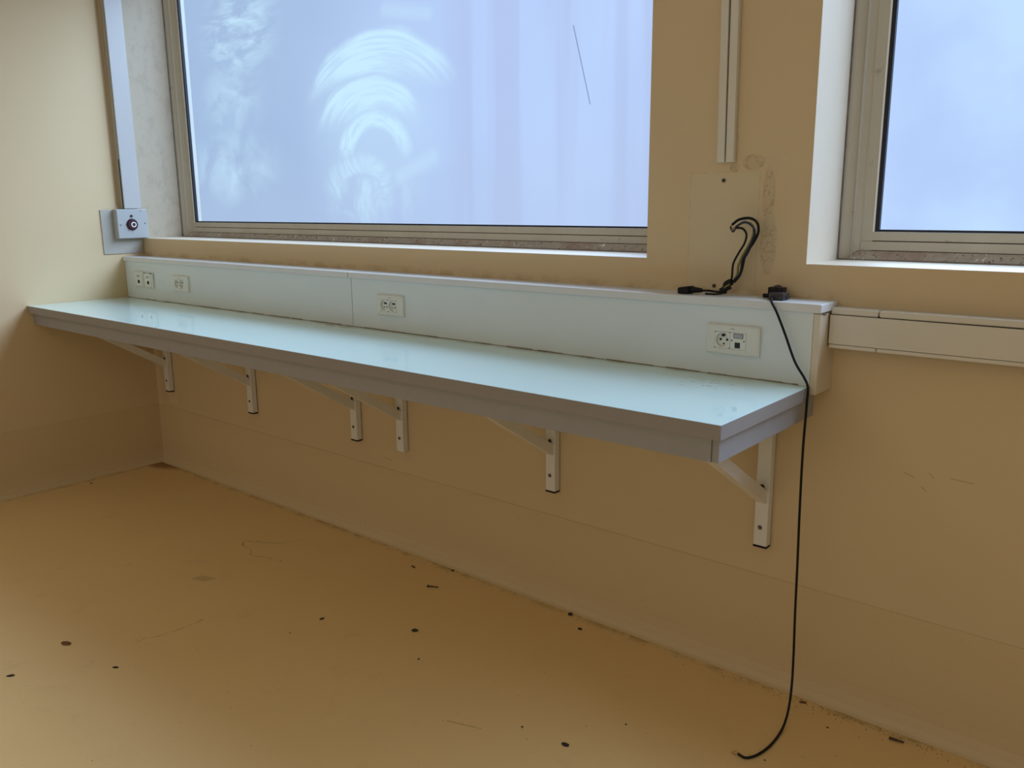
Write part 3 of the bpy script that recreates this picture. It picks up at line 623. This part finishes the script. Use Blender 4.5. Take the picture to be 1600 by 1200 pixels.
# ---------------------------------------------------------------- cord and its plug
t = thing('power_cord', 'long thin black cord hanging from the ledge end down to the floor', 'cord', (3.635, -0.14, 0))
cord = [(3.4960, -.050, 1.1420), (3.5080, -.085, 1.1400), (3.5230, -.1240, 1.1310), (3.5400, -.1290, 1.1060), (3.5680, -.1330, 1.0500), (3.5980, -.1360, 0.985), (3.6260, -.1370, 0.945), (3.6365, -.1380, 0.922), (3.6375, -.1400, 0.880),
        (3.6330, -.1340, 0.760), (3.6330, -.1290, 0.600), (3.6350, -.1250, 0.450), (3.6370, -.1230, 0.300), (3.6420, -.1270, 0.180), (3.6480, -.1420, 0.090), (3.6540, -.1750, 0.030), (3.6580, -.2250, 0.0048), (3.6600, -.3000, 0.0038), (3.6500, -.3560, 0.0038), (3.6324, -.3846, 0.0038), (3.6120, -.3850, 0.0060)]
part(MB().tube(cord, 0.0034, 8, 8), 'cord_sheath', MT['black'], t)
part(MB().tube([(3.6125, -.3850, .0060), (3.6050, -.3835, .0100), (3.5980, -.3880, .0060)], 0.0009, 6, 3).tube([(3.6125, -.3850, .0060), (3.6030, -.3900, .0040), (3.5940, -.3850, .0030)], 0.0009, 6, 3), 'bare_ends', MT['copper'], t, label='frayed bare wires at the floor end')
k_ = part(MB().cyl((3.4930, -0.018, 1.1480), (0.30, -1, 0.0), 0.0165, 0.046, 18, 0.0150).box(3.4790, 3.5200, -0.050, -0.022, 1.1313, 1.1600), 'plug', MT['black'], t, 0.002, 'black rounded plug on the ledge')
part(MB().cyl((3.468, -0.050, 1.1375), (1, -0.05, 0), 0.0055, 0.030, 10), 'plug_pin', MT['black'], k_)
t = thing('adapter', 'small dark grey block adapter lying on the ledge beside the black plug', 'adapter', (3.52, -0.07, 1.131))
part(MB().box(3.5000, 3.5400, -0.092, -0.052, 1.1313, 1.1500), 'adapter_body', MT['greyp'], t, 0.002)
part(MB().cyl((3.5400, -0.072, 1.1385), (1, 0, 0), 0.0030, 0.009, 8), 'adapter_pin', MT['screw'], t)

# ---------------------------------------------------------------- bits lying on the floor
def crumb(x, y, s, label, mat='crumb', flat=0.4, long=1.0, rot=0.0):
    m = MB(); n = 7; R = []
    for k, (zz, rr) in enumerate(((0.0003, 0.9), (s*flat*0.5, 1.0), (s*flat, 0.55))):
        ring = []
        for i in range(n):
            a = 2*math.pi*i/n; r = s*rr*random.uniform(0.75, 1.1)
            px, py = math.cos(a)*r*long, math.sin(a)*r
            ring.append((x+px*math.cos(rot)-py*math.sin(rot), y+px*math.sin(rot)+py*math.cos(rot), zz))
        R.append(ring)
    for a, b in zip(R, R[1:]): m.add(a+b, [(i, (i+1) % n, n+(i+1) % n, n+i) for i in range(n)])
    m.add(R[0], [tuple(range(n))]); m.add(R[-1], [tuple(range(n))])
    l = Vector((x, y, 0)); m.v = [(a-x, b-y, c) for a, b, c in m.v]
    o = m.build('floor_debris', MT[mat]); o.location = l
    return ident(o, label, 'debris', 'bits of debris on the floor')
crumb(1.7523, -1.4217, 0.0075, 'small dark chip on the floor at the far left edge', long=1.7, rot=0.9)
c_ = crumb(1.6838, -1.233, 0.011, 'brown bent flake on the floor, lower left', 'crumbb', 0.5, 1.9, 0.3)
crumb(1.9514, -1.1988, 0.006, 'tiny dark oblong crumb right of the brown flake', long=1.8, rot=0.6)
crumb(2.5009, -0.4599, 0.008, 'dark crooked crumb in the middle of the floor, below the screw', flat=0.9, long=1.5, rot=0.7)
crumb(2.6393, -0.5753, 0.0045, 'tiny round dark grain below the crooked crumb')
crumb(2.193, -0.6023, 0.0065, 'small black oblong crumb left of the floor centre', long=1.6, rot=1.4)
crumb(2.2707, -0.0400, 0.0070, 'dark crumb against the wall foot above the loose screw')
crumb(2.8338, -0.0440, 0.0090, 'black lump at the foot of the wall, middle of the photo', flat=0.8)
crumb(2.9174, -0.1043, 0.0070, 'dark crumb just below the lump at the wall foot', long=1.4)
crumb(3.2447, -0.6289, 0.0090, 'dark oval crumb at the bottom edge, left of the cord end', long=1.5)
crumb(3.3193, -0.4532, 0.0035, 'very small grain at lower middle, left of the cord end')
crumb(3.1092, -0.6401, 0.0040, 'very small grain left of the dark oval crumb at the bottom')
crumb(3.6498, -0.0500, 0.0070, 'brown crumb by the wall foot just right of the cord', 'crumbb', long=1.8, rot=0.4)
crumb(3.6720, -0.3586, 0.0030, 'tiny grain on the floor beside the curled cord end')
crumb(2.1286, -0.1128, 0.0060, 'thin brown twig-like scrap above left of the loose screw', 'crumbb', 0.5, 2.6, -0.2)
crumb(2.1900, -0.7300, 0.0032, 'tiny grain in the left middle of the floor')
crumb(3.7450, -0.1230, 0.0040, 'small brown grain right of the cord, off the wall foot', 'crumbb')
crumb(0.1000, -0.4464, 0.0070, 'dark speck at the foot of the left wall')
def rod(name, x, y, ang, ln, r, label, cat, head):
    t = thing(name, label, cat, (x, y, 0)); d = Vector((math.cos(ang), math.sin(ang), 0)); c = Vector((x, y, r*1.2+0.0004))
    part(MB().cyl(c-d*ln/2, d, r, ln, 10, r*0.7), 'shank', MT['rust'], t)
    if head: part(MB().cyl(c-d*(ln/2+0.003), d, r*1.9, 0.004, 12), 'screw_head', MT['rust'], t)
rod('loose_screw', 2.3171, -0.1912, 0.45, 0.040, 0.0026, 'dark loose screw lying on the floor in front of the wall', 'screw', True)
rod('loose_rod', 3.9054, -0.0700, 0.10, 0.036, 0.0038, 'short dark rod on the floor at the wall foot, lower right', 'debris', False)

# fine grit swept against the wall foot and scattered over the paint
gm = MB()
def grit(x, y, s):
    h = s*0.6; a = random.uniform(0, 6.28)
    P = [(x+math.cos(a+i*1.5708)*s*random.uniform(.6, 1.2), y+math.sin(a+i*1.5708)*s*random.uniform(.6, 1.2), 0.0003) for i in range(4)]
    gm.add(P+[(x, y, h)], [(0, 1, 2, 3), (0, 1, 4), (1, 2, 4), (2, 3, 4), (3, 0, 4)])
for i in range(420):
    x = random.uniform(0.05, 4.6) if i % 3 else random.gauss(3.7, 0.22)
    grit(x, -0.034-abs(random.gauss(0, 0.022)), random.uniform(0.0008, 0.0026))
for i in range(80): grit(0.034+abs(random.gauss(0, 0.03)), -random.uniform(0.05, 1.4), random.uniform(0.0008, 0.0024))
for i in range(520): grit(random.uniform(0.1, 4.3), -random.uniform(0.1, 1.7), random.uniform(0.0006, 0.0019))
g_ = gm.build('grit', MT['crumbb']); g_['kind'] = 'stuff'; ident(g_, 'fine brown grit scattered on the floor and along the wall foot', 'grit')
